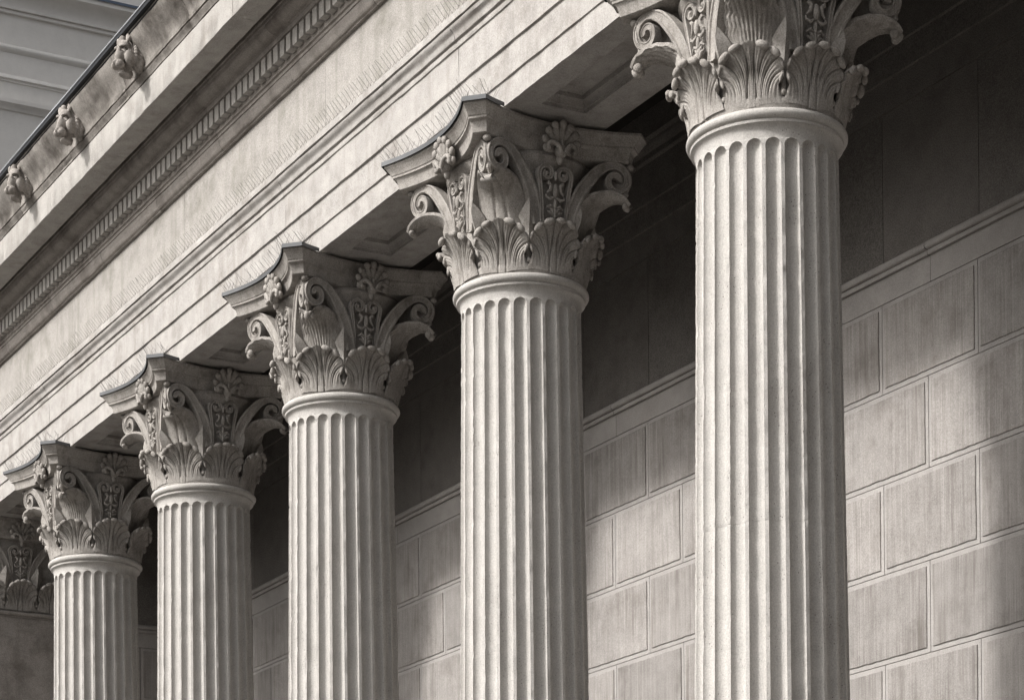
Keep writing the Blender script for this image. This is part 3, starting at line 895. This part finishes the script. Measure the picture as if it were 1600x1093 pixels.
# shaft -------------------------------------------------------------
def rad_at(z): return 0.530 + (7.20 - z) * 0.0118
def drum(z0, z1, fine_step, top_head, seed):
    NF, K = 24, 10
    half = 2 * pi / NF / 2; wfl = half * 0.815
    vs = []
    us = [-1.0, -0.97, -0.88, -0.74, -0.56, -0.36, -0.12, 0.12, 0.36, 0.56, 0.74, 0.88, 0.97, 1.0]
    zs = []
    z = z0
    ztop = 7.175
    WF = 0.0555
    while z < (ztop - 0.07 if top_head else z1) - fine_step * 0.5: zs.append(z); z += fine_step
    if top_head:
        zs += [ztop - 0.07 + 0.06 * k / 4 * 0.16 for k in range(4)] + [ztop - WF + WF * sin(pi / 2 * k / 12) for k in range(13)]
    else: zs.append(z1)
    prof_extra = []
    rows = []
    k_ph = [0]
    for z in zs:
        R = rad_at(z); w = R * wfl; row = []
        sc = sqrt(max(0.0009, 1 - min(1.0, max(0.0, z - (ztop - WF)) / WF) ** 2)) if top_head else 1.0
        edge = min(abs(z - z0), abs(z1 - z)) if not top_head else abs(z - z0)
        chip0 = 0.0022 * max(0, 1 - edge / 0.010) * (noise.noise(Vector((z0, k_ph[0] * 0.0, 1.0))) * 0 + 1)
        for k in range(NF):
            a0 = 2 * pi * k / NF
            for u in us:
                dep = 0.86 * w * sc * sqrt(1 - u * u)
                a = a0 + u * sc * wfl
                r_ = R - dep - chip0
                if abs(u) > 0.96:       # worn arris
                    nn = noise.noise(Vector((a0 * 9 + (3 if u > 0 else 0), z * 7.0, seed)))
                    n2 = noise.noise(Vector((a0 * 5 + (7 if u > 0 else 0), z * 26.0, seed + 5)))
                    r_ -= (0.0 if sc < 0.97 else 1.0) * max(0, nn - 0.2) * 0.014 + (0.0 if sc < 0.97 else 1.0) * max(0, n2 - 0.25) * 0.020
                row.append((r_ * cos(a), r_ * sin(a), z - ZB))
        rows.append(row)
    n = len(rows[0])
    if top_head:                        # neck: apophyge up to the fillet
        for r_, z in ((0.5312, 7.215), (0.534, 7.232), (0.541, 7.248), (0.553, 7.262), (0.569, 7.271), (0.570, 7.2715)):
            rows.append([(r_ * cos(2 * pi * (k + u * 0.4) / NF), r_ * sin(2 * pi * (k + u * 0.4) / NF), z - ZB) for k in range(NF) for u in us])
    m_ = MB(); m_.grid(rows, close_u=True)
    m_.f.append(tuple(range(n))[::-1]); m_.m.append(0)
    b = len(m_.v) - n
    m_.f.append(tuple(b + j for j in range(n))); m_.m.append(0)
    return m_

# ------------------------------------------------------------------ column prototype
def me(mb_, name, mat, angle=50): return mb_.mesh(name, mat, angle)
ZJ = 4.40
mesh_upper = me(drum(ZJ + 0.0004, 7.28, 0.022, True, 3.3), 'shaft_drum', M['shaft'], 32)
mesh_lower = me(drum(0.9, ZJ - 0.0004, 0.030, False, 8.1), 'shaft_drum', M['shaft'], 32)
mesh_long = me(drum(0.9, 7.28, 0.026, True, 5.7), 'shaft_drum', M['shaft'], 32)
mesh_foot = me(drum(ZB + 0.42, 0.8985, 0.4, False, 2.1), 'shaft_drum', M['shaft'], 32)
mb = MB(); mb.lathe([(0.50, 7.2725)] + [(0.5705, 7.2735), (0.5735, 7.290), (0.566, 7.297)] + [(0.562 + 0.040 * cos(radians(a)), 7.336 + 0.037 * sin(radians(a))) for a in range(-80, 95, 12)] + [(0.50, 7.373)], 96)
mb.v = [(x, y_, z - ZB) for x, y_, z in mb.v]
mesh_astragal = me(mb, 'astragal', M['shaft'], 40)
mb = MB(); mb.lathe([(0.5, 0.14)] + [(0.76 + 0.07 * cos(radians(a)), 0.21 + 0.07 * sin(radians(a))) for a in range(-90, 91, 15)] + [(0.74, 0.285), (0.69, 0.30), (0.675, 0.325), (0.69, 0.345)] +
              [(0.69 + 0.03 * cos(radians(a)), 0.375 + 0.03 * sin(radians(a))) for a in range(-90, 91, 30)] + [(0.66, 0.42), (0.5, 0.4205)], 64)
mb.box(-0.85, 0.85, -0.85, 0.85, 0.0, 0.14)
mesh_base = me(mb, 'column_base', M['shaft'], 35)
mesh_bell = me(bell(), 'capital', M['capital'], 40)
mesh_abacus = me(abacus(), 'abacus', M['capital'], 28)
mesh_flash = me(abacus_flashing(), 'abacus_flashing', M['zinc'], 25)
AZ8 = [radians(45 * k) for k in range(8)]
leaf_m = [[me(leaf_low(at_round(a), 10 * v + k, worn=0.06 * v), 'acanthus_leaf', M['capital'], 55) for k, a in enumerate(AZ8)] for v in range(3)]
spear_m = [me(spear(at_round(a + radians(22.5))), 'pointed_leaf', M['capital'], 25) for a in AZ8]
AZ4 = [radians(90 * k) for k in range(4)]
vol_m = [(me(volute(at_face(a), 1), 'volute', M['capital'], 40), me(volute(at_face(a), -1), 'volute', M['capital'], 40)) for a in AZ4]
pan_m = [me(scroll_panel(at_face(a)), 'scroll_ornament', M['capital'], 45) for a in AZ4]
pal_m = [me(palmette(at_face(a)), 'palmette', M['capital'], 60) for a in AZ4]
cl_m = {s: [me(corner_leaf(a + radians(45), s, 40 + k), 'corner_leaf', M['capital'], 45) for k, a in enumerate(AZ4)] for s in ('plain', 'ribbed')}
post_m = [me(corner_post(a + radians(45)), 'corner_post', M['capital'], 40) for a in AZ4]

labels = ['largest fluted column, nearest at the right, its capital cut off by the top of the picture',
          'tall fluted column second from the right with smooth plain upper capital leaves',
          'middle fluted column, third from the right, with ribbed upper capital leaves',
          'x',
          'farthest and thinnest fluted column, nearest the square pier at the left edge']
labels[0] = 'largest fluted column, nearest at the right, its capital cut off by the picture top'
labels[3] = 'fourth fluted column from the right, between the middle column and the farthest one'
styles = ['ribbed', 'plain', 'ribbed', 'plain', 'ribbed', 'ribbed', 'plain']
labels += ['second fluted column beyond the right edge of the picture', 'fluted column of the same row just beyond the right edge of the picture']
rv = random.Random(11)
def vary(o, a=0.012, sc=0.012):
    o.rotation_euler = (0, 0, rv.uniform(-a, a)); k = 1 + rv.uniform(-sc, sc)
    o.scale = (k, k, 1 + rv.uniform(-0.0008, 0.0008)); return o
for i in (0, 1, 2, 3, 4, -1, -2):
    col = thing('corinthian_column', labels[i], 'column', (colx(i), D, ZB), 'fluted corinthian columns of the portico')
    put('column_base', mesh_base, col)
    put('shaft_drum', mesh_foot, col)
    if i == 0:
        put('shaft_drum', mesh_lower, col); put('shaft_drum', mesh_upper, col)
    else:
        o = put('shaft_drum', mesh_long, col); o.rotation_euler = (0, 0, 2 * pi / 24 * (5 * i))
    put('astragal', mesh_astragal, col)
    cap = put('capital', mesh_bell, col)
    put('abacus', mesh_abacus, cap)
    put('abacus_flashing', mesh_flash, cap)
    for k in range(8):
        vary(put('acanthus_leaf', leaf_m[(i * 5 + k * (i + 1)) % 3][k], cap))
        vary(put('pointed_leaf', spear_m[k], cap))
    for k in range(4):
        put('volute', vol_m[k][0], cap); put('volute', vol_m[k][1], cap)
        vary(put('scroll_ornament', pan_m[k], cap)); vary(put('palmette', pal_m[k], cap), 0.02)
        vary(put('corner_leaf', cl_m[styles[i]][k], cap), 0.02, 0.02); put('corner_post', post_m[k], cap)

# ------------------------------------------------------------------ square pier at the far end
PX, HW = colx(5), 0.60
pier = thing('corner_pier', 'unfluted square end pier with a flat carved capital, at the left edge of the picture', 'pier', (PX, D, ZB))
def lz(m_): m_.v = [(x, y_, z - ZB) for x, y_, z in m_.v]; return m_
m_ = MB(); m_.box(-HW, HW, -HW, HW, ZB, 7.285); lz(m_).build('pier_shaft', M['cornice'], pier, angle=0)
m_ = MB()
ap = [(-0.02, 7.286), (0.012, 7.288), (0.014, 7.300), (0.006, 7.305)] + [(0.010 + 0.030 * cos(radians(a)), 7.336 + 0.031 * sin(radians(a))) for a in range(-80, 95, 15)] + [(-0.02, 7.370)]
m_.grid([[(sx * (HW + o_), sy * (HW + o_), z) for sx, sy in ((-1, -1), (1, -1), (1, 1), (-1, 1))] for o_, z in ap], close_u=True)
lz(m_).build('astragal', M['cornice'], pier, angle=30)
m_ = MB(); m_.box(-HW + 0.03, HW - 0.03, -HW + 0.03, HW - 0.03, 7.366, 8.375)
pc = lz(m_).build('capital', M['capital'], pier, angle=0)
m_ = MB()
prof = [(0.02, 8.376), (0.03, 8.385), (0.04, 8.44), (0.055, 8.49), (0.07, 8.50), (0.072, 8.52), (0.10, 8.56), (0.14, 8.60), (0.14, 8.645)]
rws = [[(sx * (HW + o_), sy * (HW + o_), z) for sx, sy in ((-1, -1), (1, -1), (1, 1), (-1, 1))] for o_, z in prof]
m_.grid(rws, close_u=True); b_ = len(m_.v) - 4
m_.f += [(b_, b_ + 1, b_ + 2, b_ + 3), (3, 2, 1, 0)]; m_.m += [0, 0]
lz(m_).build('abacus', M['capital'], pc, angle=28)
def at_flat(az, c):
    ca, sa = cos(az), sin(az)
    def f(p, h, d):
        n = HW - 0.01 + d; t = c + p
        return (n * ca - t * sa, n * sa + t * ca, h - ZB)
    return f
for az in (0.0, -pi / 2):
    for c in (-0.46, 0.0, 0.46):
        put('acanthus_leaf', me(leaf_low(at_flat(az, c), int(50 + c * 10)), 'acanthus_leaf', M['capital'], 55), pc)
    for c in (-0.23, 0.23):
        put('pointed_leaf', me(spear(at_flat(az, c)), 'pointed_leaf', M['capital'], 25), pc)
    ff = at_face(az, n0=HW - 0.005, k=0.05)
    for sg in (1, -1): put('volute', me(volute(ff, sg), 'volute', M['capital'], 40), pc)
    put('scroll_ornament', me(scroll_panel(ff), 'scroll_ornament', M['capital'], 45), pc)
    put('palmette', me(palmette(ff, -0.02), 'palmette', M['capital'], 60), pc)

# ================================================================== BIRD SPIKES
def spike_mesh(seed, ln=0.155):
    """one pair of wires: a long one leaning outwards, a shorter one leaning back"""
    r = random.Random(seed); m_ = MB()
    for k, (lean, out, L_) in enumerate(((r.uniform(-.12, .02), -r.uniform(0.70, 0.95), ln * r.uniform(0.95, 1.04)), (r.uniform(-.1, .15), r.uniform(0.25, 0.6), ln * r.uniform(0.5, 0.72)))):
        p0 = Vector((0.02 * k, 0, 0)); dv = Vector((lean, out, 1)).normalized()
        m_.tube([p0, p0 + dv * L_ * 0.5 + Vector((r.uniform(-.002, .002), 0, 0)), p0 + dv * L_], 0.0014, 4)
    return m_.mesh('spike', M['wire'], 0)
spk = [spike_mesh(k) for k in range(8)]
spk_s = [spike_mesh(20 + k, 0.16) for k in range(8)]
ledge_lab = ['row of thin wire bird spikes on the moulding ledge above the tall second column',
             'row of thin wire bird spikes on the moulding ledge above the middle column',
             'row of thin wire bird spikes on the moulding ledge above the fourth column',
             'thin wire bird spikes on the moulding ledge above the farthest column at left']
for q in range(4):
    xa = colx(q + 1) + (S / 2 if q else 1.0); xb = colx(q + 1) - S / 2 if q < 3 else colx(q + 1) - S / 2 - 1.2
    st = thing('bird_spike_strip', ledge_lab[q], 'bird spikes', ((xa + xb) / 2, YF - 0.115, 9.678), 'bird spike strips along the ledge')
    L_ = xa - xb
    m_ = MB(); m_.box(-L_ / 2 + 0.01, L_ / 2 - 0.01, -0.008, 0.008, 0.0, 0.004); m_.build('strip_base', M['wire'], st, angle=0)
    n = int(L_ / 0.0655)
    for k in range(n):
        o = put('spike', random.choice(spk), st, (-L_ / 2 + L_ * (k + 0.5) / n, 0, 0.003))
        o.rotation_euler = (random.uniform(-.05, .05), random.uniform(-.06, .06), random.uniform(-.12, .12))
caps = ['bird spikes standing on the zinc edge of the second column capital', 'bird spikes standing on the zinc edge of the middle column capital',
        'bird spikes standing on the zinc edge of the fourth column capital', 'bird spikes standing on the zinc edge of the farthest column capital']
LP = abacus_loop(0.03)
fr = [p for p in LP if p[1] < -0.58]
fr = [p for p in fr if p[0] < 0.86]
fr.sort(key=lambda p: p[0])
for q in range(4):
    st = thing('bird_spike_strip', caps[q], 'bird spikes', (colx(q + 1), D, 8.650), 'bird spikes on the capitals')
    m_ = MB(); m_.tube([(x, y_, 0.003) for x, y_ in fr], 0.004, 4); m_.build('strip_base', M['wire'], st, angle=0)
    P = [Vector((x, y_, 0)) for x, y_ in fr]
    dist = 0.0; acc = []
    for a, b in zip(P[:-1], P[1:]):
        l = (b - a).length; k = 0
        while dist < l:
            acc.append(a + (b - a) * (dist / l)); dist += 0.060
        dist -= l
    for p in acc:
        o = put('spike', random.choice(spk_s), st, (p.x, p.y, 0.003))
        o.rotation_euler = (random.uniform(-.15, .15), random.uniform(-.2, .2), random.uniform(-.5, .5))
